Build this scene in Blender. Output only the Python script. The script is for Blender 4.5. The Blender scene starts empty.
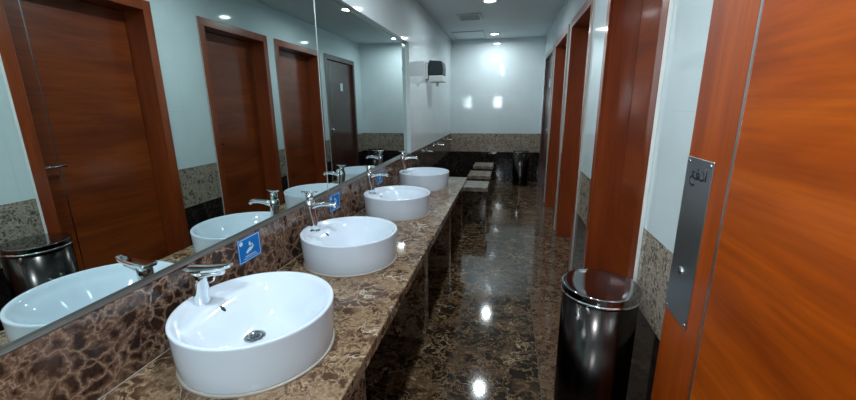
import bpy, bmesh, math, random
from mathutils import Vector, Matrix
PI = math.pi
S = bpy.context.scene
COL = S.collection

# ------------------------------------------------------------------ camera
cam_d = bpy.data.cameras.new('camera')
cam = bpy.data.objects.new('camera', cam_d)
COL.objects.link(cam)
cam_d.sensor_width = 36.0
cam_d.lens = 36.0 * 378.41 / 856.0
cam_d.clip_start = 0.02
r = Vector((0.97945802, 0.2014335, -0.00930183))
u = Vector((-0.03977342, 0.23820707, 0.97039964))
f = Vector((-0.19768675, 0.95009575, -0.24132552))
EYE = 1.345
cam.matrix_world = Matrix(((r.x, u.x, -f.x, 0), (r.y, u.y, -f.y, 0), (r.z, u.z, -f.z, EYE), (0, 0, 0, 1)))
S.camera = cam

# ------------------------------------------------------------------ world, lights, exposure
w = bpy.data.worlds.new('world'); S.world = w
w.use_nodes = True
w.node_tree.nodes['Background'].inputs[0].default_value = (0.55, 0.72, 0.8, 1)
w.node_tree.nodes['Background'].inputs[1].default_value = 0.2
S.view_settings.view_transform = 'Standard'
S.view_settings.look = 'None'
S.view_settings.gamma = 1
S.view_settings.use_curve_mapping = False
S.view_settings.exposure = 0.0
CEIL = 2.43
LIGHT_POS = [(-0.235, -0.45), (-0.235, 0.9), (-0.235, 2.49), (-0.235, 4.46), (-0.25, 6.43)]
LIGHT_W = [24, 16, 13, 11, 11]
LIGHT_COL = (0.86, 0.96, 1.0)
for (x, y), p in zip(LIGHT_POS, LIGHT_W):
    ld = bpy.data.lights.new('downlight_lamp', 'AREA')
    ld.shape = 'DISK'; ld.size = 0.11; ld.energy = p; ld.color = LIGHT_COL
    lo = bpy.data.objects.new('downlight_lamp', ld); COL.objects.link(lo)
    lo.location = (x, y, CEIL - 0.006)
ld = bpy.data.lights.new('window_daylight', 'AREA')
ld.shape = 'RECTANGLE'; ld.size = 0.3; ld.size_y = 0.4; ld.energy = 7; ld.color = (0.9, 0.97, 1.0)
lo = bpy.data.objects.new('window_daylight', ld); COL.objects.link(lo)
lo.location = (-0.41, -1.60, 1.46); lo.rotation_euler = (PI / 2, 0, PI)   # shines along +y

# ------------------------------------------------------------------ materials
def mat(name):
    m = bpy.data.materials.new(name); m.use_nodes = True
    nt = m.node_tree
    return m, nt, nt.nodes['Principled BSDF']
def N(nt, t, **k):
    n = nt.nodes.new(t)
    for a, b in k.items():
        if hasattr(n, a) and not a[0].isupper(): setattr(n, a, b)
        else: n.inputs[a].default_value = b
    return n
def plain(name, col, rough=0.4, metal=0.0, coat=0.0, spec=0.5):
    m, nt, b = mat(name)
    b.inputs['Base Color'].default_value = (*col, 1); b.inputs['Roughness'].default_value = rough
    b.inputs['Metallic'].default_value = metal; b.inputs['Coat Weight'].default_value = coat
    b.inputs['Specular IOR Level'].default_value = spec
    # faint procedural wear so that no surface is perfectly even
    tc = N(nt, 'ShaderNodeTexCoord'); n = N(nt, 'ShaderNodeTexNoise', Scale=9.0, Detail=3.0)
    nt.links.new(tc.outputs['Object'], n.inputs['Vector'])
    mr = N(nt, 'ShaderNodeMapRange'); mr.inputs[3].default_value = max(0.0, rough - 0.025); mr.inputs[4].default_value = rough + 0.03
    nt.links.new(n.outputs[0], mr.inputs[0]); nt.links.new(mr.outputs[0], b.inputs['Roughness'])
    return m
def ramp(nt, stops, interp='LINEAR'):
    n = nt.nodes.new('ShaderNodeValToRGB'); cr = n.color_ramp; cr.interpolation = interp
    while len(cr.elements) < len(stops): cr.elements.new(0.5)
    for e, (p, c) in zip(cr.elements, stops):
        e.position = p; e.color = (*c, 1) if len(c) == 3 else c
    return n
def mixc(nt, fac, a, b, mode='MIX'):
    n = nt.nodes.new('ShaderNodeMix'); n.data_type = 'RGBA'; n.blend_type = mode
    for s, v in ((n.inputs[0], fac), (n.inputs[6], a), (n.inputs[7], b)):
        if isinstance(v, bpy.types.NodeSocket): nt.links.new(v, s)
        elif isinstance(v, tuple): s.default_value = (*v, 1)
        else: s.default_value = v
    return n.outputs[2]
def marble(name, dark, mid, light, vein, scale=6.0, rough=0.08, vein_w=0.06, spec=0.5, joint=None, offs=(0, 0, 0), blend=.8, warp=1.2):
    """brecciated brown marble: rounded dark pebbles in a lighter net with fine pale veins"""
    m, nt, b = mat(name)
    L = nt.links.new
    tc = N(nt, 'ShaderNodeTexCoord'); mp = N(nt, 'ShaderNodeMapping'); mp.inputs[1].default_value = offs
    L(tc.outputs['Object'], mp.inputs[0])
    # two warps: a slow one bends the net, a quick one frays the edges of the pebbles
    def warped(src, sc, amt, det):
        dn_ = N(nt, 'ShaderNodeTexNoise', Scale=sc, Detail=det, Roughness=0.62); L(src, dn_.inputs['Vector'])
        sub = N(nt, 'ShaderNodeVectorMath', operation='SUBTRACT'); L(dn_.outputs['Color'], sub.inputs[0]); sub.inputs[1].default_value = (.5, .5, .5)
        scl = N(nt, 'ShaderNodeVectorMath', operation='SCALE'); L(sub.outputs[0], scl.inputs[0]); scl.inputs['Scale'].default_value = amt
        add = N(nt, 'ShaderNodeVectorMath', operation='ADD'); L(src, add.inputs[0]); L(scl.outputs[0], add.inputs[1])
        return dn_, add.outputs[0]
    dn, w1 = warped(mp.outputs[0], scale * 0.35, 1.9 * warp / scale, 3.0)
    _, w2 = warped(w1, scale * 1.6, 0.9 * warp / scale, 5.0)
    v1 = N(nt, 'ShaderNodeTexVoronoi', feature='DISTANCE_TO_EDGE', Scale=scale); L(w2, v1.inputs['Vector'])
    vb = N(nt, 'ShaderNodeTexVoronoi', feature='DISTANCE_TO_EDGE', Scale=scale * 2.3); L(w2, vb.inputs['Vector'])
    v2 = N(nt, 'ShaderNodeTexVoronoi', feature='DISTANCE_TO_EDGE', Scale=scale * 0.30); L(w2, v2.inputs['Vector'])
    fn = N(nt, 'ShaderNodeTexNoise', Scale=scale * 6, Detail=6.0, Roughness=0.7); L(mp.outputs[0], fn.inputs['Vector'])
    bn = N(nt, 'ShaderNodeTexNoise', Scale=scale * 0.45, Detail=5.0, Roughness=.6); L(mp.outputs[0], bn.inputs['Vector'])
    wn_ = N(nt, 'ShaderNodeTexNoise', Scale=scale * 0.6, Detail=3.0); L(w1, wn_.inputs['Vector'])
    # net width swells and thins; where it is widest the small pebbles take over
    wr = N(nt, 'ShaderNodeMapRange'); wr.inputs[1].default_value = .32; wr.inputs[2].default_value = .68; wr.inputs[3].default_value = 2.4; wr.inputs[4].default_value = .45
    L(wn_.outputs[0], wr.inputs[0])
    dm = N(nt, 'ShaderNodeMath', operation='MULTIPLY'); L(v1.outputs['Distance'], dm.inputs[0]); L(wr.outputs[0], dm.inputs[1])
    db = N(nt, 'ShaderNodeMath', operation='MULTIPLY'); L(vb.outputs['Distance'], db.inputs[0]); db.inputs[1].default_value = .8
    sr = N(nt, 'ShaderNodeMapRange'); sr.inputs[1].default_value = .50; sr.inputs[2].default_value = .58; L(bn.outputs[0], sr.inputs[0])
    dd = N(nt, 'ShaderNodeMix'); dd.data_type = 'FLOAT'; L(sr.outputs[0], dd.inputs[0]); L(dm.outputs[0], dd.inputs[2]); L(db.outputs[0], dd.inputs[3])
    r1 = ramp(nt, [(0.0, light), (vein_w, mid), (vein_w * 3.2, tuple(.5 * a + .5 * b for a, b in zip(mid, dark))), (vein_w * 5.0, dark), (1, dark)]); L(dd.outputs[0], r1.inputs[0])
    r2 = ramp(nt, [(0.46, (0, 0, 0)), (0.70, (blend, blend, blend))]); L(wn_.outputs[0], r2.inputs[0])
    c = mixc(nt, r2.outputs[0], r1.outputs[0], mid)
    r3 = ramp(nt, [(0.3, (.45, .45, .45)), (0.72, (1.5, 1.5, 1.5))]); L(fn.outputs[0], r3.inputs[0])
    c = mixc(nt, 0.8, c, r3.outputs[0], 'MULTIPLY')
    r4 = ramp(nt, [(0.0, (1, 1, 1)), (vein_w * 0.45, (0, 0, 0))]); L(v2.outputs['Distance'], r4.inputs[0])
    r5 = ramp(nt, [(0.45, (0, 0, 0)), (0.6, (1, 1, 1))]); L(dn.outputs[0], r5.inputs[0])
    mm = N(nt, 'ShaderNodeMath', operation='MULTIPLY'); L(r4.outputs[0], mm.inputs[0]); L(r5.outputs[0], mm.inputs[1])
    c = mixc(nt, mm.outputs[0], c, vein)
    if joint:
        (sx, sy, ox, oy, axes, jc) = joint
        sep = N(nt, 'ShaderNodeSeparateXYZ'); L(tc.outputs['Object'], sep.inputs[0])
        prev = None
        for ax, s_, o_ in ((axes[0], sx, ox), (axes[1], sy, oy)):
            a1 = N(nt, 'ShaderNodeMath', operation='SUBTRACT'); L(sep.outputs[ax], a1.inputs[0]); a1.inputs[1].default_value = o_
            a2 = N(nt, 'ShaderNodeMath', operation='PINGPONG'); L(a1.outputs[0], a2.inputs[0]); a2.inputs[1].default_value = s_ / 2
            a3 = N(nt, 'ShaderNodeMath', operation='LESS_THAN'); L(a2.outputs[0], a3.inputs[0]); a3.inputs[1].default_value = 0.0018
            if prev is None: prev = a3.outputs[0]
            else:
                a4 = N(nt, 'ShaderNodeMath', operation='MAXIMUM'); L(prev, a4.inputs[0]); L(a3.outputs[0], a4.inputs[1]); prev = a4.outputs[0]
        c = mixc(nt, prev, c, jc)
    L(c, b.inputs['Base Color'])
    b.inputs['Roughness'].default_value = rough; b.inputs['Specular IOR Level'].default_value = spec
    return m
def wood(name, dark, mid, light, along, rough=0.18, coat=0.6):
    """varnished veneer, grain along axis 'along'"""
    m, nt, b = mat(name); L = nt.links.new
    tc = N(nt, 'ShaderNodeTexCoord')
    def stretched(a, c):
        mp = N(nt, 'ShaderNodeMapping'); s = [c, c, c]; s[along] = a; mp.inputs[3].default_value = s
        L(tc.outputs['Object'], mp.inputs[0]); return mp.outputs[0]
    n1 = N(nt, 'ShaderNodeTexNoise', Scale=1.0, Detail=4.0, Roughness=0.55, Distortion=0.6); L(stretched(1.1, 8), n1.inputs['Vector'])
    n2 = N(nt, 'ShaderNodeTexNoise', Scale=1.0, Detail=5.0, Roughness=0.6); L(stretched(3.0, 70), n2.inputs['Vector'])
    r1 = ramp(nt, [(0.32, dark), (0.5, mid), (0.68, light)]); L(n1.outputs[0], r1.inputs[0])
    r2 = ramp(nt, [(0.35, (.72, .72, .72)), (0.65, (1.15, 1.15, 1.15))]); L(n2.outputs[0], r2.inputs[0])
    L(mixc(nt, 0.6, r1.outputs[0], r2.outputs[0], 'MULTIPLY'), b.inputs['Base Color'])
    b.inputs['Roughness'].default_value = rough + 0.15; b.inputs['Coat Weight'].default_value = coat; b.inputs['Coat Roughness'].default_value = rough * 0.6
    return m
def tile(name, col, axes, sx, sy, ox, oy, jc, rough=0.07):
    m, nt, b = mat(name); L = nt.links.new
    tc = N(nt, 'ShaderNodeTexCoord'); sep = N(nt, 'ShaderNodeSeparateXYZ'); L(tc.outputs['Object'], sep.inputs[0])
    prev = None
    for ax, s_, o_ in ((axes[0], sx, ox), (axes[1], sy, oy)):
        a1 = N(nt, 'ShaderNodeMath', operation='SUBTRACT'); L(sep.outputs[ax], a1.inputs[0]); a1.inputs[1].default_value = o_
        a2 = N(nt, 'ShaderNodeMath', operation='PINGPONG'); L(a1.outputs[0], a2.inputs[0]); a2.inputs[1].default_value = s_ / 2
        a3 = N(nt, 'ShaderNodeMath', operation='LESS_THAN'); L(a2.outputs[0], a3.inputs[0]); a3.inputs[1].default_value = 0.0016
        if prev is None: prev = a3.outputs[0]
        else:
            a4 = N(nt, 'ShaderNodeMath', operation='MAXIMUM'); L(prev, a4.inputs[0]); L(a3.outputs[0], a4.inputs[1]); prev = a4.outputs[0]
    n1 = N(nt, 'ShaderNodeTexNoise', Scale=3.0, Detail=3.0); L(tc.outputs['Object'], n1.inputs['Vector'])
    r1 = ramp(nt, [(0.3, tuple(v * .95 for v in col)), (0.7, tuple(v * 1.04 for v in col))]); L(n1.outputs[0], r1.inputs[0])
    L(mixc(nt, prev, r1.outputs[0], jc), b.inputs['Base Color'])
    b.inputs['Roughness'].default_value = rough; b.inputs['Specular IOR Level'].default_value = 0.6
    return m
def emis(name, col, s):
    m, nt, b = mat(name)
    b.inputs['Base Color'].default_value = (0.8, 0.8, 0.8, 1)
    b.inputs['Emission Color'].default_value = (*col, 1); b.inputs['Emission Strength'].default_value = s
    return m

TILE_C = (0.66, 0.75, 0.775)
M = {}
M['tile_side'] = tile('pale glazed wall tile side', TILE_C, (1, 2), 1.2, 0.6, 0.35, 0.72, (0.60, 0.69, 0.715), 0.055)
M['tile_back'] = tile('pale glazed wall tile back', TILE_C, (0, 2), 0.6, 0.35, -0.57, 0.857, (0.60, 0.69, 0.72), 0.045)
M['band'] = marble('speckled brown marble band', (.12, .088, .066), (.33, .27, .215), (.60, .53, .45), (.5, .45, .38), 34, 0.12, 0.065)
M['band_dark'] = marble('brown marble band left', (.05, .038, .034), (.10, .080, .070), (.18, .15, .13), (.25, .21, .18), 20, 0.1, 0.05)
M['low'] = marble('dark polished marble wall', (.014, .011, .011), (.026, .020, .018), (.06, .045, .038), (.10, .08, .065), 7, 0.07, 0.02)
M['floor'] = marble('dark brown polished marble floor', (.018, .012, .008), (.095, .056, .030), (.33, .215, .120), (.42, .32, .2), 12, 0.075, 0.032, 0.5,
                    (0.84, 0.84, 0.21, 0.2, (0, 1), (.10, .08, .06)), warp=1.9)
M['floor_edge'] = marble('brown marble floor border', (.05, .030, .019), (.12, .075, .046), (.24, .165, .11), (.34, .26, .19), 17, 0.1, 0.05, 0.5,
                    (0.84, 0.84, 0.21, 0.2, (0, 1), (.10, .08, .06)), (5, 3, 1), warp=1.9)
M['counter'] = marble('polished tan brown marble counter', (.070, .038, .022), (.25, .160, .097), (.46, .34, .22), (.62, .54, .44), 17, 0.08, 0.045, blend=.9, warp=1.7)
M['splash'] = marble('brown pebble marble backsplash', (.032, .014, .009), (.165, .092, .060), (.34, .225, .16), (.36, .27, .22), 19, 0.12, 0.052, offs=(2, 1, 0), blend=.35, warp=.9)
M['ledge'] = plain('grey stone ledge', (.075, .066, .062), 0.35)
M['ceiling'] = plain('painted ceiling', (.56, .64, .655), 0.6)
M['ceil_trim'] = plain('ceiling metal', (.42, .48, .50), 0.45)
M['dark'] = plain('dark gap', (.012, .013, .014), 0.7)
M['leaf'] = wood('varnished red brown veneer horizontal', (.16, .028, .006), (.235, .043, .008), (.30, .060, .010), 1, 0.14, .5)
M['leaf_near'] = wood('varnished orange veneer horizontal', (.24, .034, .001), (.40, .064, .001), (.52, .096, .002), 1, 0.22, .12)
M['leaf_near'].node_tree.nodes['Principled BSDF'].inputs['Specular IOR Level'].default_value = .3
M['jamb'] = wood('varnished orange veneer vertical', (.20, .034, .008), (.25, .045, .010), (.31, .058, .012), 2, 0.14, .5)
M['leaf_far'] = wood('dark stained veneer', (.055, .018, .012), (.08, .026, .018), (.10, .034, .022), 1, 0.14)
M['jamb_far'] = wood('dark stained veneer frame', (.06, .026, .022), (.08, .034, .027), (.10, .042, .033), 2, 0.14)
M['steel'] = plain('brushed steel', (.42, .45, .47), 0.2, 1.0)
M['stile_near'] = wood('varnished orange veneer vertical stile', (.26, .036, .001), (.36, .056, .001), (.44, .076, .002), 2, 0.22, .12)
M['plate'] = plain('satin steel plate', (.58, .62, .65), 0.32, 1.0)
M['chrome'] = plain('chrome', (.78, .82, .84), 0.07, 1.0)
M['bin'] = plain('dark polished steel', (.06, .052, .050), 0.2, 1.0)
M['ceramic'] = plain('white glazed ceramic', (.66, .735, .84), 0.06, 0, 0.3)
M['seal'] = plain('pale sealant', (.42, .38, .34), 0.5)
M['joint'] = plain('white joint filler', (.78, .78, .76), 0.4)
M['lid'] = plain('polished lid steel', (.30, .30, .32), 0.06, 1.0)
M['alu'] = plain('pale aluminium', (.72, .76, .76), 0.3, 1.0)
M['mirror'] = plain('mirror glass', (.58, .68, .665), 0.004, 1.0)
nt = M['mirror'].node_tree
for l in list(nt.links):
    if l.to_socket.name == 'Roughness': nt.links.remove(l)
nt.nodes['Principled BSDF'].inputs['Roughness'].default_value = 0.0
M['blue'] = plain('blue sticker vinyl', (.004, .17, .56), 0.6, 0, 0, .2)
M['print'] = plain('pale sticker print', (.62, .78, .86), 0.4)
M['white'] = plain('white plastic', (.62, .66, .66), 0.3)
M['smoke'] = plain('smoked plastic cover', (.016, .026, .030), 0.4, 0, 0, .3)
M['black'] = plain('black rubber', (.012, .012, .012), 0.5)
M['lamp'] = emis('lit lamp diffuser', (0.93, 0.98, 1.0), 16)
M['pane'] = emis('lit window pane', (0.9, 0.97, 1.0), 7)
M['seat'] = marble('pale brown marble seat', (.15, .12, .095), (.24, .20, .16), (.33, .28, .23), (.40, .35, .3), 14, 0.12, 0.05)
M['stoolbody'] = marble('dark brown marble block', (.015, .011, .009), (.04, .03, .022), (.11, .08, .06), (.18, .14, .1), 10, 0.1, 0.05)

# ------------------------------------------------------------------ mesh helpers
class MB:
    def __init__(s): s.bm = bmesh.new(); s.mi = 0
    def box(s, x0, x1, y0, y1, z0, z1, bev=0.0, seg=2, rot=None):
        n0 = len(s.bm.verts)
        g = bmesh.ops.create_cube(s.bm, size=1.0)
        vs = g['verts']
        for v in vs: v.co = Vector(((x0 + x1) / 2 + v.co.x * (x1 - x0), (y0 + y1) / 2 + v.co.y * (y1 - y0), (z0 + z1) / 2 + v.co.z * (z1 - z0)))
        fs = set(f for v in vs for f in v.link_faces)
        for f_ in fs: f_.material_index = s.mi
        if bev > 0:
            es = list(set(e for v in vs for e in v.link_edges))
            q = bmesh.ops.bevel(s.bm, geom=es, offset=bev, segments=seg, profile=0.5, affect='EDGES')
            for f_ in q['faces']: f_.material_index = s.mi
        return s
    def lathe(s, prof, cx=0, cy=0, n=48, axis=None, origin=None, sx=1, sy=1):
        """prof: [(radius, height)]; axis optional direction"""
        mat_ = Matrix.Identity(3)
        o = Vector((cx, cy, 0)) if origin is None else Vector(origin)
        if axis is not None: mat_ = Vector((0, 0, 1)).rotation_difference(Vector(axis)).to_matrix()
        rings = []
        for (rr, h) in prof:
            if rr < 1e-6: rings.append([s.bm.verts.new(o + mat_ @ Vector((0, 0, h)))]); continue
            rings.append([s.bm.verts.new(o + mat_ @ Vector((sx * rr * math.cos(2 * PI * i / n), sy * rr * math.sin(2 * PI * i / n), h))) for i in range(n)])
        for a, b in zip(rings, rings[1:]):
            for i in range(n):
                j = (i + 1) % n
                if len(a) == 1 and len(b) == 1: continue
                if len(a) == 1: fc = [a[0], b[j], b[i]]
                elif len(b) == 1: fc = [a[i], a[j], b[0]]
                else: fc = [a[i], a[j], b[j], b[i]]
                q = s.bm.faces.new(fc); q.material_index = s.mi; q.smooth = True
        return s
    def tube(s, pts, radii, n=16, flat=1.0, cap=True):
        """round bar swept along pts; flat squashes its vertical width"""
        pts = [Vector(p) for p in pts]
        if not isinstance(radii, (list, tuple)): radii = [radii] * len(pts)
        rings = []
        for i, p in enumerate(pts):
            t = (pts[min(i + 1, len(pts) - 1)] - pts[max(i - 1, 0)]).normalized()
            side = t.cross(Vector((0, 0, 1)))
            if side.length < 1e-3: side = Vector((0, 1, 0))
            side.normalize(); up = side.cross(t).normalized()
            if abs(t.z) > 0.95: side = Vector((0, 1, 0)); up = side.cross(t).normalized()
            rings.append([s.bm.verts.new(p + side * math.cos(2 * PI * k / n) * radii[i] + up * math.sin(2 * PI * k / n) * radii[i] * flat) for k in range(n)])
        for a, b in zip(rings, rings[1:]):
            for k in range(n):
                q = s.bm.faces.new([a[k], a[(k + 1) % n], b[(k + 1) % n], b[k]]); q.smooth = True; q.material_index = s.mi
        if cap:
            for rg, fl in ((rings[0], True), (rings[-1], False)):
                q = s.bm.faces.new(rg[::-1] if fl else rg); q.material_index = s.mi
        return s
    def build(s, name, mats, parent=None, origin=(0, 0, 0)):
        bmesh.ops.recalc_face_normals(s.bm, faces=s.bm.faces)
        me = bpy.data.meshes.new(name); s.bm.to_mesh(me); s.bm.free()
        for m_ in (mats if isinstance(mats, (list, tuple)) else [mats]): me.materials.append(m_)
        o = bpy.data.objects.new(name, me); COL.objects.link(o)
        if parent is not None: o.parent = parent
        return o
def tag(o, label=None, cat=None, group=None, kind=None):
    if label: o['label'] = label
    if cat: o['category'] = cat
    if group: o['group'] = group
    if kind: o['kind'] = kind
    return o
def empty(name, loc, label=None, cat=None, group=None, kind=None):
    o = bpy.data.objects.new(name, None); COL.objects.link(o); o.location = loc
    o.empty_display_size = 0.05
    return tag(o, label, cat, group, kind)
def copy_tree(o, loc=None, parent=None):
    c = o.copy(); COL.objects.link(c)
    if parent is not None: c.parent = parent
    if loc is not None: c.location = loc
    for ch in list(o.children): copy_tree(ch, None, c)
    return c

# ------------------------------------------------------------------ room shell
XR, YB, YN = 0.56, 6.92, -1.62
ZM, ZB = 0.857, 0.53          # top and bottom of the rough marble band
MTOP, MEND = 1.962, 3.94      # mirror niche
tag(MB().box(-1.3, 0.21, YN - .1, YB + .2, -0.1, 0).build('floor', M['floor']), kind='structure')
tag(MB().box(0.21, 1.1, YN - .1, YB + .2, -0.1, 0).build('floor', M['floor_edge']), kind='structure')

ZC = (0.0, ZB, ZM, CEIL)
def wall_boxes(mb, x0, x1, y0, y1, zlo=0.0, zhi=CEIL):
    for k, (a, b) in enumerate(zip(ZC, ZC[1:])):
        a2, b2 = max(a, zlo), min(b, zhi)
        if b2 - a2 > 1e-4:
            mb.mi = k; mb.box(x0, x1, y0, y1, a2, b2)
# doors in the right wall: outer frame from y0 to y1
DOORS = [(1.62, 2.59), (3.04, 4.03), (4.18, 5.27), (5.44, 6.58)]
CW, DTOP = 0.068, 2.105
mb = MB(); y = YN
for (a, b) in DOORS:
    wall_boxes(mb, XR, XR + .24, y, a + .02)
    wall_boxes(mb, XR, XR + .24, a + .02, b - .02, zlo=DTOP - .02)
    y = b - .02
wall_boxes(mb, XR, XR + .24, y, YB)
tag(mb.build('wall_right', [M['low'], M['band'], M['tile_side']]), kind='structure')
mb = MB()
wall_boxes(mb, -1.2, XR + .24, YB, YB + .15)
tag(mb.build('wall_back', [M['low'], M['band'], M['tile_back']]), kind='structure')
# left wall with the shallow niche of the mirror
mb = MB()
mb.mi = 0; mb.box(-1.2, -1.0, YN, YB, 0, ZB)
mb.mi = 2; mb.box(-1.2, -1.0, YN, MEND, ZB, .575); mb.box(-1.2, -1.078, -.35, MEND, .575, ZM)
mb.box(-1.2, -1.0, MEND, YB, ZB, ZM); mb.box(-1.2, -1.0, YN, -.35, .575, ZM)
mb.mi = 1; mb.box(-1.2, -1.078, -.35, MEND, ZM, MTOP); mb.box(-1.2, -1.0, YN, -.35, ZM, CEIL)
mb.box(-1.2, -1.0, -.35, MEND, MTOP, CEIL); mb.box(-1.2, -1.0, MEND, YB, ZM, CEIL)
tag(mb.build('wall_left', [M['low'], M['tile_side'], M['band_dark']]), kind='structure')
# wall behind the camera with a window
mb = MB()
mb.mi = 0; mb.box(-1.2, XR + .24, YN - .15, YN, 0, ZM)
mb.mi = 1
WX0, WX1, WZ0, WZ1 = -.60, -.22, 1.22, 1.70
mb.box(-1.2, WX0, YN - .15, YN, ZM, CEIL); mb.box(WX1, XR + .24, YN - .15, YN, ZM, CEIL)
mb.box(WX0, WX1, YN - .15, YN, ZM, WZ0); mb.box(WX0, WX1, YN - .15, YN, WZ1, CEIL)
tag(mb.build('wall_near', [M['low'], M['tile_back']]), kind='structure')
wn = empty('window_1', ((WX0 + WX1) / 2, YN - .08, WZ0), kind='structure')
def off(o): o.location = -Vector(o.parent.location); return o
off(MB().box(WX0 + .03, WX1 - .03, YN - .1, YN - .09, WZ0 + .03, WZ1 - .03).build('window_pane', M['pane'], wn))
mb = MB(); mb.box(WX0, WX0 + .03, YN - .12, YN - .06, WZ0, WZ1); mb.box(WX1 - .03, WX1, YN - .12, YN - .06, WZ0, WZ1)
mb.box(WX0 + .03, WX1 - .03, YN - .12, YN - .06, WZ0, WZ0 + .03); mb.box(WX0 + .03, WX1 - .03, YN - .12, YN - .06, WZ1 - .03, WZ1)
mb.box(WX0 + .03, WX1 - .03, YN - .12, YN - .06, WZ1 - .14, WZ1 - .11)
off(mb.build('window_frame', M['alu'], wn))
tag(MB().box(-1.2, XR + .24, YN - .15, YB + .15, CEIL, CEIL + .1).build('ceiling', M['ceiling']), kind='structure')

# ------------------------------------------------------------------ doors
def door(n, y0, y1, depth, far=False):
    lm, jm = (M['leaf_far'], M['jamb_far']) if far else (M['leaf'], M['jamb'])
    d = empty('door_%d' % n, (XR, (y0 + y1) / 2, 0), kind='structure')
    a, b = y0 + CW, y1 - CW; top = DTOP - CW
    xf, xl = XR - .014, XR + depth
    mb = MB()
    mb.box(xf, XR, y0, a, 0, top, .003); mb.box(xf, XR, b, y1, 0, top, .003); mb.box(xf, XR, y0, y1, top, DTOP, .003)
    off(mb.build('casing', jm, d))
    tag(off(MB().box(xf + .001, XR, y0 - (.007 if n == 1 else .003), y0, 0, DTOP, .001, 1).build('joint_filler', M['joint'] if n == 1 else M['seal'], d)), 'white joint along the frame')
    mb = MB()      # lining of the opening
    mb.box(XR, xl + .045, y0 + .021, a, 0, top); mb.box(XR, xl + .045, b, y1 - .021, 0, top); mb.box(XR, xl + .045, y0 + .021, y1 - .021, top, DTOP - .021)
    off(mb.build('door_lining', jm, d))
    off(MB().box(xl + .046, xl + .056, y0 + .022, y1 - .022, 0, DTOP - .022).build('door_light_block', M['dark'], d))  # dark panel added behind the leaf so no light leaks through its gaps
    leaf = off(MB().box(xl, xl + .04, a + .005, b - .005, .006, top - .005, .002).build('door_leaf', lm, d))
    iy = a + .185
    tag(MB().box(xl - .0012, xl + .001, iy, iy + .007, .01, top - .006).build('inlay_strip', M['steel'], leaf), 'thin vertical steel inlay')
    hy, hz = a + .075, EYE - .345
    mb = MB(); mb.lathe([(.0, 0), (.026, 0), (.026, .008), (.010, .012), (.010, .045), (0, .046)], axis=(-1, 0, 0), origin=(xl, hy, hz), n=24)
    mb.tube([(xl - .040, hy - .006, hz), (xl - .043, hy + .03, hz), (xl - .043, hy + .125, hz)], [.009, .009, .008], 12)
    mb.lathe([(.0, 0), (.022, 0), (.022, .006), (0, .007)], axis=(-1, 0, 0), origin=(xl, hy, hz - .09), n=24)
    tag(mb.build('handle', M['steel'], leaf), 'steel lever handle')
    return d, leaf, xl
for i, (a, b) in enumerate(DOORS):
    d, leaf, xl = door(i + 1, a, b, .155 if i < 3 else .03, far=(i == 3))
# small white sign on the end door
sg = tag(MB().box(XR + .026, XR + .0295, 6.03, 6.12, EYE + .25, EYE + .37, .001, 1).build('door_sign', M['print'], None),
         'small pale square sign on the darkest door at the far end of the right wall', 'sign')

# near door leaf standing open along the right wall
d = empty('door_5', (.54, .83, 0), kind='structure')
LX = .52
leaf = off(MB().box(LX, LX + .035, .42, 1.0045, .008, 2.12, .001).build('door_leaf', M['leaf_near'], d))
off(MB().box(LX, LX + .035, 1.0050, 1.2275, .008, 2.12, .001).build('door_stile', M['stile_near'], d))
tag(MB().box(LX - .0015, LX + .001, 1.000, 1.0085, .008, 2.12).build('inlay_strip', M['alu'], leaf), 'thin vertical steel inlay')
PZ0, PZ1, PY0, PY1 = EYE - .628, EYE - .147, 1.080, 1.2245
pp = MB().box(LX - .0025, LX, PY0, PY1, PZ0, PZ1, .0008, 1).build('push_plate', M['plate'], leaf)
tag(pp, 'tall steel push plate with black Arabic lettering')
for yy, zz in ((PY0 + .012, PZ0 + .012), (PY1 - .012, PZ0 + .012), (PY0 + .012, PZ1 - .012), (PY1 - .012, PZ1 - .012)):
    MB().lathe([(0, .0022), (.0035, .0020), (.0050, .0006), (.0052, 0)], axis=(-1, 0, 0), origin=(LX - .0025, yy, zz), n=16).build('screw', M['chrome'], pp)
mb = MB(); mb.lathe([(0, .006), (.011, .006), (.013, .004), (.0135, 0)], axis=(-1, 0, 0), origin=(LX - .0025, 1.158, EYE - .478), n=24)
mb.box(LX - .0095, LX - .0085, 1.1570, 1.1590, EYE - .486, EYE - .470)
tag(mb.build('lock_cylinder', M['chrome'], pp), 'chrome lock cylinder')
def strokes(lines, y_of, z_of, x, wid, name, m, parent):
    """flat pen strokes on a plate that faces -x; h grows rightwards as seen from the room"""
    mb = MB()
    for ln in lines:
        P = [Vector((x, y_of(h), z_of(v))) for h, v in ln]
        mb.tube(P, wid, 8)
    for v in mb.bm.verts: v.co.x = x + (v.co.x - x) * .12
    return mb.build(name, m, parent)
def arc(cx, cy, rx, ry, a0, a1, n=10):
    return [(cx + rx * math.cos(math.radians(a0 + (a1 - a0) * i / n)), cy + ry * math.sin(math.radians(a0 + (a1 - a0) * i / n))) for i in range(n + 1)]
# right to left: alef, dal, feh, ain (push)
word = [
    [(1.0, .35), (1.0, 1.15)],                                             # alef
    [(.78, .95), (.88, .75), (.90, .45), (.80, .35), (.66, .36)],          # dal
    [(.62, .35), (.60, .55)] + arc(.52, .58, .08, .13, 0, 360, 12) + [(.60, .50), (.58, .36), (.40, .34), (.25, .38)],   # feh
    arc(.25, .62, .09, .12, 30, 250, 8) + [(.30, .48), (.16, .42), (.06, .25), (.06, .05), (.16, -.10), (.30, -.12), (.40, -.05)],  # ain
    arc(.50, .92, .015, .02, 0, 360, 6)]                                   # dot
TW = .092
strokes(word, lambda h: PY1 - .024 - h * TW, lambda v: EYE - .218 + v * .044, LX - .0027, .0032, 'lettering', M['black'], pp)

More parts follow.
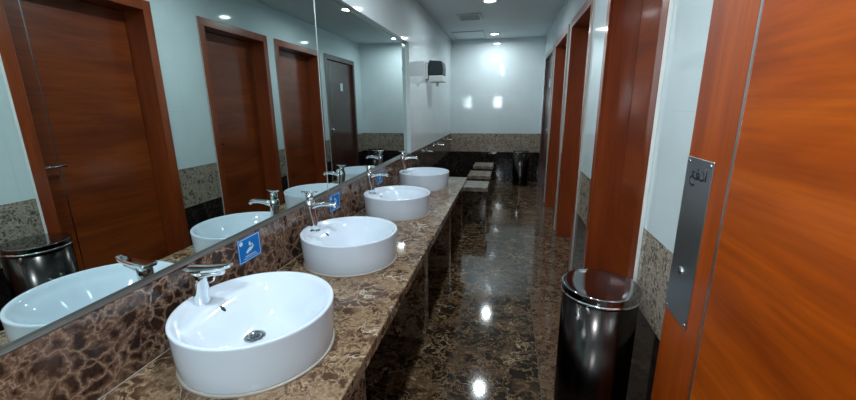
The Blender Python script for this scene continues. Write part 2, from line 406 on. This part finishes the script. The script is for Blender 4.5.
# ------------------------------------------------------------------ mirrors
def mir_x(y): return -1.012 - .0065 * y      # the glass is not quite parallel to the tiled wall
def slab(mb, y0, y1, z0, z1, d0, d1):
    vs = [mb.bm.verts.new((mir_x(y) + d, y, z)) for d in (d0, d1) for y in (y0, y1) for z in (z0, z1)]
    for q in ((0, 1, 3, 2), (4, 5, 7, 6), (0, 1, 5, 4), (2, 3, 7, 6), (0, 2, 6, 4), (1, 3, 7, 5)): mb.bm.faces.new([vs[i] for i in q])
def mirror(y0, y1, label):
    t = empty('wall_mirror', (-1.04, (y0 + y1) / 2, ZM + .002), label, 'mirror', 'mirror panels above the basins')
    mb = MB(); slab(mb, y0, y1, ZM + .0012, MTOP - .002, -.009, 0)
    off(mb.build('mirror_glass', M['mirror'], t))
    mb = MB(); slab(mb, y1, y1 + .006, ZM + .003, MTOP - .002, -.010, .0015)
    tag(off(mb.build('edge_strip', M['alu'], t)), 'pale edge strip')
mirror(-.345, 2.022, 'large frameless mirror panel behind the two nearest basins')
mirror(2.030, 3.932, 'large frameless mirror panel behind the two farthest basins')

# ------------------------------------------------------------------ counter
CT = EYE - .7234
t = empty('washbasin_counter', (-.7, 1.8, 0), 'long brown marble counter carrying four white round basins', 'counter')
XF = -.387
off(MB().box(-.998, XF, -.33, 3.875, CT - .045, CT, .004).build('countertop', M['counter'], t))
off(MB().box(-.999, -.45, -.33, 3.86, CT - .12, CT - .045).build('apron', M['low'], t)) if False else None
mb = MB(); mb.box(XF - .055, XF - .03, -.33, 3.86, CT - .10, CT - .045)
off(mb.build('apron', M['counter'], t))
mb = MB(); mb.box(-1.063, -.998, -.33, MEND - .002, CT - .045, ZM - .004, .003)
bs = off(mb.build('backsplash', M['splash'], t))
off(MB().box(-1.0635, -.9975, -.33, MEND - .002, ZM - .004, ZM + .001, .001, 1).build('backsplash_ledge', M['ledge'], t))
off(MB().box(-.998, -.996, -.33, 3.87, CT, CT + .002).build('sealant_joint', M['seal'], t))
for yy in (-.2, .96, 1.98, 2.93, 3.78):
    off(MB().box(-.98, -.425, yy - .045, yy + .045, 0, CT - .045, .004).build('leg', M['counter'], t))

# ------------------------------------------------------------------ basins
BR, BH, BX = .230, .145, -.729
def smooth(a): a = max(0, min(1, a)); return a * a * (3 - 2 * a)
def smin(a, b, k):
    h = max(0, min(1, .5 + .5 * (b - a) / k)); return b * (1 - h) + a * h - k * h * (1 - h)
def inner_h(x, y):
    ri = BR - .013
    d = ri - math.hypot(x, y)
    e = x + .145 + .0 * abs(y)
    s = smin(d, e, .085) + .004
    deck = .006 + .012 * smooth(d / .02)      # inside just below the rim
    return BH - deck - .100 * smooth(max(0, s) / .118)
def make_basin():
    t = empty('vessel_basin', (0, 0, 0))
    mb = MB(); bm = mb.bm; n = 72
    outer = [(.20, 0.004), (.219, .004), (.2215, .012), (.226, .06), (BR - .0005, BH - .008), (BR, BH - .0025), (BR - .002, BH), (BR - .009, BH), (BR - .0125, BH - .002)]
    rings = []
    for rr, h in outer: rings.append([bm.verts.new((rr * math.cos(2 * PI * i / n), rr * math.sin(2 * PI * i / n), h)) for i in range(n)])
    cx = .0; K = 26
    for k in range(1, K + 1):
        q = (1 - k / K) ** 1.0
        if k == K: break
        rr = (BR - .013) * q
        rings.append([bm.verts.new((rr * math.cos(2 * PI * i / n), rr * math.sin(2 * PI * i / n), inner_h(rr * math.cos(2 * PI * i / n), rr * math.sin(2 * PI * i / n)))) for i in range(n)])
    for a, b in zip(rings, rings[1:]):
        for i in range(n):
            q = bm.faces.new([a[i], a[(i + 1) % n], b[(i + 1) % n], b[i]]); q.smooth = True
    c = bm.verts.new((0, 0, inner_h(0, 0)))
    for i in range(n): bm.faces.new([rings[-1][i], rings[-1][(i + 1) % n], c]).smooth = True
    bm.faces.new(rings[0][::-1])
    mb.build('bowl', M['ceramic'], t)
    zb = inner_h(-.02, 0)
    mb = MB(); mb.lathe([(.014, -.004), (.016, .002), (.022, .004), (.030, .003), (.033, 0.001)], -.02, 0, 32)
    for v in mb.bm.verts: v.co.z += zb + .001
    dr = mb.build('drain', M['steel'], t); tag(dr, 'round steel drain')
    mb = MB(); mb.lathe([(0, .0030), (.018, .0026)], -.02, 0, 24)
    for v in mb.bm.verts: v.co.z += zb
    sn = mb.build('strainer', M['steel'], dr)
    mb = MB()
    for k in range(7):
        a = k * PI / 3; rr_ = .0105 if k < 6 else 0
        mb.lathe([(0, .0036), (.0034, .0036), (.0036, .0028)], -.02 + rr_ * math.cos(a), rr_ * math.sin(a), 10)
    for v in mb.bm.verts: v.co.z += zb
    mb.build('strainer_holes', M['black'], dr)
    ox = -.120; oz = inner_h(ox, 0)
    nrm = Vector((-(inner_h(ox + .004, 0) - inner_h(ox - .004, 0)) / .008, 0, 1)).normalized()
    mb = MB(); mb.lathe([(0, .0012), (.0056, .0012), (.0064, .0)], axis=tuple(nrm), origin=(ox, 0, oz + .0006), n=20, sx=1.9, sy=.95)
    tag(mb.build('overflow_hole', M['black'], t), 'small dark overflow hole')
    mb = MB(); mb.lathe([(.217, 0), (.2265, 0), (.2225, .006), (.217, .006)], 0, 0, 64)
    mb.build('sealant_ring', M['seal'], t)
    return t
BY = [.915, 1.632, 2.460, 3.344]
BL = ['round white vessel basin nearest the camera, with a flat lever mixer',
      'round white basin second from the camera, beyond the large front basin',
      'round white basin third from the camera along the marble counter',
      'round white basin farthest from the camera, at the end of the counter']
b0 = make_basin()
for i, yy in enumerate(BY):
    o = b0 if i == 0 else copy_tree(b0)
    o.location = (BX, yy, CT + .0005)
    tag(o, BL[i], 'basin', 'white round basins on the counter')

# ------------------------------------------------------------------ faucets
DZ = CT + inner_h(-.196, 0) + .0012      # deck height
def make_lever_faucet():
    t = empty('mixer_faucet', (0, 0, 0))
    mb = MB(); mb.lathe([(.0, 0), (.0245, 0), (.0245, .004), (.0235, .009), (.0235, .03), (.023, .07), (.023, .104), (.020, .110), (0, .112)], n=36)
    mb.build('faucet_body', M['chrome'], t)
    mb = MB()      # stubby spout under the lever
    mb.tube([(.0, 0, .092), (.035, 0, .100), (.06, 0, .104), (.080, 0, .104)], [.018, .0165, .0155, .013], 20, .6)
    mb.build('spout', M['chrome'], t)
    mb = MB()      # flat blade lever
    xs = [-.040, -.032, -.01, .025, .055, .085, .104, .110]; wd = [.014, .023, .0285, .028, .026, .023, .017, .010]; zz = [.116, .115, .115, .116, .118, .122, .127, .128]
    top, bot = [], []
    for x_, w_, z_ in zip(xs, wd, zz):
        top.append([mb.bm.verts.new((x_, s_ * w_, z_ + .006 - abs(s_) ** 2 * .003)) for s_ in (-1, -.5, 0, .5, 1)])
        bot.append([mb.bm.verts.new((x_, s_ * w_ * .92, z_ - .004)) for s_ in (-1, -.5, 0, .5, 1)])
    for A in (top, bot):
        for a, b in zip(A, A[1:]):
            for k in range(4): mb.bm.faces.new([a[k], a[k + 1], b[k + 1], b[k]]).smooth = True
    for i in range(len(xs) - 1):
        for k in (0, 4): mb.bm.faces.new([top[i][k], top[i + 1][k], bot[i + 1][k], bot[i][k]])
    for i in (0, -1):
        for k in range(4): mb.bm.faces.new([top[i][k], top[i][k + 1], bot[i][k + 1], bot[i][k]])
    mb.build('lever', M['chrome'], t)
    mb = MB(); mb.tube([(.018, .018, .06), (.030, .022, .065), (.036, .024, .082)], [.003, .003, .004], 8)
    mb.build('lift_rod', M['chrome'], t)
    return t
def make_cross_faucet():
    t = empty('pillar_faucet', (0, 0, 0))
    mb = MB(); mb.lathe([(.0, 0), (.0275, 0), (.0275, .004), (.024, .008), (0, .009)], .006, 0, n=32)
    mb.tube([(.008, 0, .006), (.006, 0, .03), (.001, 0, .06), (-.005, 0, .09), (-.008, 0, .12), (-.008, 0, .150), (-.008, 0, .156)], [.0225, .021, .020, .0205, .0225, .0225, .019], 24)
    mb.build('faucet_body', M['chrome'], t)
    mb = MB(); mb.tube([(-.006, 0, .122), (.02, 0, .133), (.05, 0, .139), (.09, 0, .141), (.118, 0, .139), (.130, 0, .128)], [.019, .0165, .0135, .0125, .012, .011], 18, .85)
    mb.build('spout', M['chrome'], t)
    mb = MB(); mb.lathe([(0, .154), (.017, .154), (.0185, .183), (.013, .190), (0, .192)], -.008, 0, n=24)
    mb.tube([(-.046, -.004, .198), (-.03, -.002, .195), (-.008, 0, .193), (.014, .002, .195), (.030, .004, .198)], [.0065, .008, .010, .008, .0065], 12, .6)
    mb.build('handle', M['chrome'], t)
    return t
FX = -.919
f0 = make_lever_faucet(); f0.location = (FX, .915, DZ); f0.rotation_euler = (0, 0, math.radians(9))
tag(f0, 'chrome mixer faucet with flat blade lever on the nearest basin', 'faucet')
f1 = make_cross_faucet()
FLab = ['chrome pillar faucet with T handle on the second basin from the camera', 'chrome pillar faucet with T handle on the third basin from the camera', 'chrome pillar faucet with T handle on the farthest basin']
for i in range(3):
    o = f1 if i == 0 else copy_tree(f1)
    o.location = (FX, BY[i + 1], DZ); tag(o, FLab[i], 'faucet', 'chrome pillar faucets')

# ------------------------------------------------------------------ stickers on the backsplash
def make_sticker():
    w_, h_ = .136, .100; x = 0
    t = tag(MB().box(0, .0008, -w_ / 2, w_ / 2, -h_ / 2, h_ / 2).build('sticker', M['blue']), None)
    xs = .0008
    mb = MB()
    for (a, b, c, d_) in ((-w_ / 2 + .004, w_ / 2 - .004, h_ / 2 - .0065, h_ / 2 - .0045), (-w_ / 2 + .004, w_ / 2 - .004, -h_ / 2 + .0045, -h_ / 2 + .0065),
                          (-w_ / 2 + .004, -w_ / 2 + .006, -h_ / 2 + .0065, h_ / 2 - .0065), (w_ / 2 - .006, w_ / 2 - .004, -h_ / 2 + .0065, h_ / 2 - .0065)):
        mb.box(xs, xs + .0003, a, b, c, d_)
    mb.build('border', M['print'], t)
    def flat_poly(pts):
        vs = [mb.bm.verts.new((xs + .0003, a, b)) for a, b in pts]
        mb.bm.faces.new(vs)
    mb = MB()      # cupped hands under a drop
    flat_poly([(-.021, -.016), (-.024, -.010), (-.010, .000), (-.004, .002), (.004, .004), (.012, .002), (.024, .006), (.026, .003), (.016, -.006), (.006, -.012), (-.006, -.013), (-.016, -.018)])
    flat_poly([(.006, .008), (.0, .010), (-.005, .016), (-.003, .022), (.002, .030), (.008, .022), (.011, .014)])
    flat_poly([(.014, .006), (.012, .012), (.016, .018), (.020, .012), (.019, .006)])
    mb.build('hand_wash_icon', M['print'], t)
    mb = MB()
    flat_poly([(-.047 + .010 * math.cos(a * PI / 8), .031 + .009 * math.sin(a * PI / 8)) for a in range(16)])
    mb.build('round_emblem', M['print'], t)
    mb = MB(); mb.box(xs, xs + .0003, -.030, .034, -.029, -.0265); mb.box(xs, xs + .0003, -.040, .042, -.0365, -.0345)
    mb.build('text_lines', M['print'], t)
    return t
s0 = make_sticker()
SL = ['blue hand-washing sticker on the backsplash between the first and second basins', 'blue hand-washing sticker on the backsplash between the second and third basins', 'blue hand-washing sticker on the backsplash between the third and fourth basins']
for i, (yy, zz) in enumerate(((1.258, EYE - .548), (2.045, EYE - .556), (2.885, EYE - .560))):
    o = s0 if i == 0 else copy_tree(s0)
    o.location = (-.9979, yy, zz); tag(o, SL[i], 'sticker', 'blue stickers on the backsplash')

# ------------------------------------------------------------------ bins
def make_bin():
    t = empty('waste_bin', (0, 0, 0))
    mb = MB(); mb.lathe([(0, .018), (.139, .018), (.140, .024), (.140, .622), (0, .622)], n=64); mb.build('bin_body', M['bin'], t)
    mb = MB(); mb.lathe([(0, 0), (.134, 0), (.137, .004), (.137, .018), (0, .018)], n=48); mb.build('base_ring', M['black'], t)
    mb = MB(); mb.lathe([(.1405, .620), (.1455, .620), (.147, .6225), (.147, .6255), (.1455, .628), (.1445, .629)], n=64)
    tag(mb.build('rim', M['chrome'], t), 'bright chrome rim')
    mb = MB(); mb.lathe([(.1445, .6285), (.1445, .648), (.1455, .651), (.1440, .6545), (.138, .6553), (.10, .656), (.05, .6565), (0, .657)], n=64); mb.build('lid', M['lid'], t)
    mb = MB(); a = math.radians(-118); mb.lathe([(0, .0012), (.015, .001), (.0155, 0)], axis=(math.cos(a), math.sin(a), 0), origin=(.1402 * math.cos(a), .1402 * math.sin(a), .598), n=24, sx=.55, sy=1)
    tag(mb.build('badge', M['plate'], t), 'small oval badge')
    return t
bn = make_bin(); bn.location = (.378, 1.45, 0); bn.scale = (.98, .98, 1.025)
tag(bn, 'large polished steel cylinder bin beside the near open door', 'bin', 'steel bins')
b2 = copy_tree(bn); b2.location = (.245, 6.60, 0); b2.scale = (.88, .88, .92)
tag(b2, 'small dark cylinder bin standing against the far wall', 'bin', 'steel bins')

# ------------------------------------------------------------------ ablution stools and wall taps
def make_stool():
    t = empty('marble_stool', (0, 0, 0))
    MB().box(-.135, .135, -.18, .18, 0, .375, .003).build('stool_base', M['stoolbody'], t)
    tag(MB().box(-.155, .155, -.205, .205, .375, .425, .005).build('seat', M['seat'], t), 'pale marble slab seat')
    return t
st = make_stool()
TL = ['marble block stool nearest the counter end', 'middle one of the three marble block stools', 'marble block stool nearest the far wall']
def make_tap():
    t = empty('wall_tap', (0, 0, 0))
    mb = MB(); mb.lathe([(0, .0), (.026, 0), (.026, .005), (.012, .009), (.011, .05), (0, .05)], axis=(1, 0, 0), origin=(0, 0, 0), n=20)
    mb.tube([(.04, 0, 0), (.09, 0, .002), (.125, 0, 0), (.138, 0, -.014)], [.012, .011, .010, .009], 12)
    mb.build('tap_body', M['chrome'], t)
    mb = MB(); mb.lathe([(0, .0), (.008, 0), (.008, .022), (0, .022)], origin=(.055, 0, .008), axis=(0, 0, 1), n=12); mb.tube([(.055, -.022, .032), (.055, .022, .032)], .006, 10)
    mb.build('handle', M['chrome'], t)
    return t
tp = make_tap()
PL = ['chrome wall tap nearest the mirror, beyond the counter', 'middle one of the three chrome wall taps on the dark marble', 'chrome wall tap nearest the far wall']
for i, yy in enumerate((4.505, 5.275, 6.12)):
    o = st if i == 0 else copy_tree(st)
    o.location = (-.348, yy, 0); tag(o, TL[i], 'stool', 'marble stools in front of the wall taps')
    o = tp if i == 0 else copy_tree(tp)
    o.location = (-.9995, yy - .03, EYE - .533); tag(o, PL[i], 'tap', 'wall taps above the stools')

# ------------------------------------------------------------------ dispenser on the left wall
t = empty('towel_dispenser', (-1.0, 4.86, 1.6), 'white wall dispenser with a dark smoked cover, past the mirror', 'dispenser')
y0, y1 = 4.74, 4.98
off(MB().box(-.999, -.976, y0 - .01, y1 + .01, 1.66, 1.865, .006).build('back_plate', M['white'], t))
mb = MB()     # rounded front cover as an extruded profile
pr = [(-.962, 1.705), (-.800, 1.705), (-.790, 1.72), (-.788, 1.79), (-.795, 1.855), (-.82, 1.870), (-.955, 1.880), (-.975, 1.80)]
A = [mb.bm.verts.new((x_, y0, z_)) for x_, z_ in pr]; B = [mb.bm.verts.new((x_, y1, z_)) for x_, z_ in pr]
mb.bm.faces.new(A); mb.bm.faces.new(B[::-1])
for i in range(len(pr)): mb.bm.faces.new([A[i], A[(i + 1) % len(pr)], B[(i + 1) % len(pr)], B[i]])
bmesh.ops.bevel(mb.bm, geom=[e for e in mb.bm.edges if abs(e.verts[0].co.y - e.verts[1].co.y) < 1e-5], offset=.012, segments=3, affect='EDGES')
tag(off(mb.build('cover', M['smoke'], t)), 'dark smoked cover')
off(MB().box(-.965, -.790, y0, y1, 1.628, 1.703, .008, 3).build('tray', M['white'], t))
mb = MB(); mb.lathe([(.022, .0), (.020, -.03), (.013, -.05), (0, -.05)], origin=(-.875, (y0 + y1) / 2, 1.629), axis=(0, 0, 1), n=20)
off(mb.build('nozzle', M['white'], t))

# ------------------------------------------------------------------ ceiling fittings
def make_downlight():
    t = empty('ceiling_downlight', (0, 0, 0))
    mb = MB(); mb.lathe([(.058, -.004), (.066, -.012), (.080, -.008), (.083, 0), (.058, 0)], n=40); mb.build('trim_ring', M['white'], t)
    mb = MB(); mb.lathe([(0, -.003), (.058, -.003), (.058, -.001)], n=40); mb.build('diffuser', M['lamp'], t)
    return t
dl = make_downlight()
DL = ['round recessed ceiling light behind the camera', 'round recessed ceiling light almost overhead, level with the nearest basin', 'round recessed ceiling light level with the third basin',
      'round recessed ceiling light at the top edge of the photo', 'round recessed ceiling light nearest the far wall']
for i, (x, y) in enumerate(LIGHT_POS):
    o = dl if i == 0 else copy_tree(dl)
    o.location = (x, y, CEIL); tag(o, DL[i], 'ceiling light', 'recessed ceiling lights')
t = empty('ceiling_vent', (-.52, 5.18, CEIL), 'rectangular air vent in the ceiling near the far end', 'vent')
mb = MB(); X0, X1, Y0, Y1 = -.67, -.37, 5.01, 5.35; zc = CEIL
mb.box(X0, X1, Y0, Y0 + .03, zc - .012, zc, .002); mb.box(X0, X1, Y1 - .03, Y1, zc - .012, zc, .002)
mb.box(X0, X0 + .03, Y0 + .03, Y1 - .03, zc - .012, zc); mb.box(X1 - .03, X1, Y0 + .03, Y1 - .03, zc - .012, zc)
off(mb.build('vent_frame', M['ceil_trim'], t))
off(MB().box(X0 + .03, X1 - .03, Y0 + .03, Y1 - .03, zc - .002, zc).build('vent_backing', M['dark'], t))
mb = MB()
for k in range(7): mb.box(X0 + .03, X1 - .03, Y0 + .05 + k * .038, Y0 + .060 + k * .038, zc - .010, zc - .002)
off(mb.build('louvre', M['ceil_trim'], t))
t = empty('access_hatch', (-.65, 6.5, CEIL), 'square access hatch outline in the ceiling by the far wall', 'hatch')
off(MB().box(-.86, -.43, 6.17, 6.78, CEIL - .004, CEIL, .001, 1).build('hatch_panel', M['ceiling'], t))
mb = MB()
X0, X1, Y0, Y1 = -.89, -.40, 6.14, 6.81
mb.box(X0, X1, Y0, Y0 + .018, CEIL - .010, CEIL); mb.box(X0, X1, Y1 - .018, Y1, CEIL - .010, CEIL); mb.box(X0, X0 + .018, Y0 + .018, Y1 - .018, CEIL - .010, CEIL); mb.box(X1 - .018, X1, Y0 + .018, Y1 - .018, CEIL - .010, CEIL)
off(mb.build('hatch_frame', M['ceil_trim'], t))
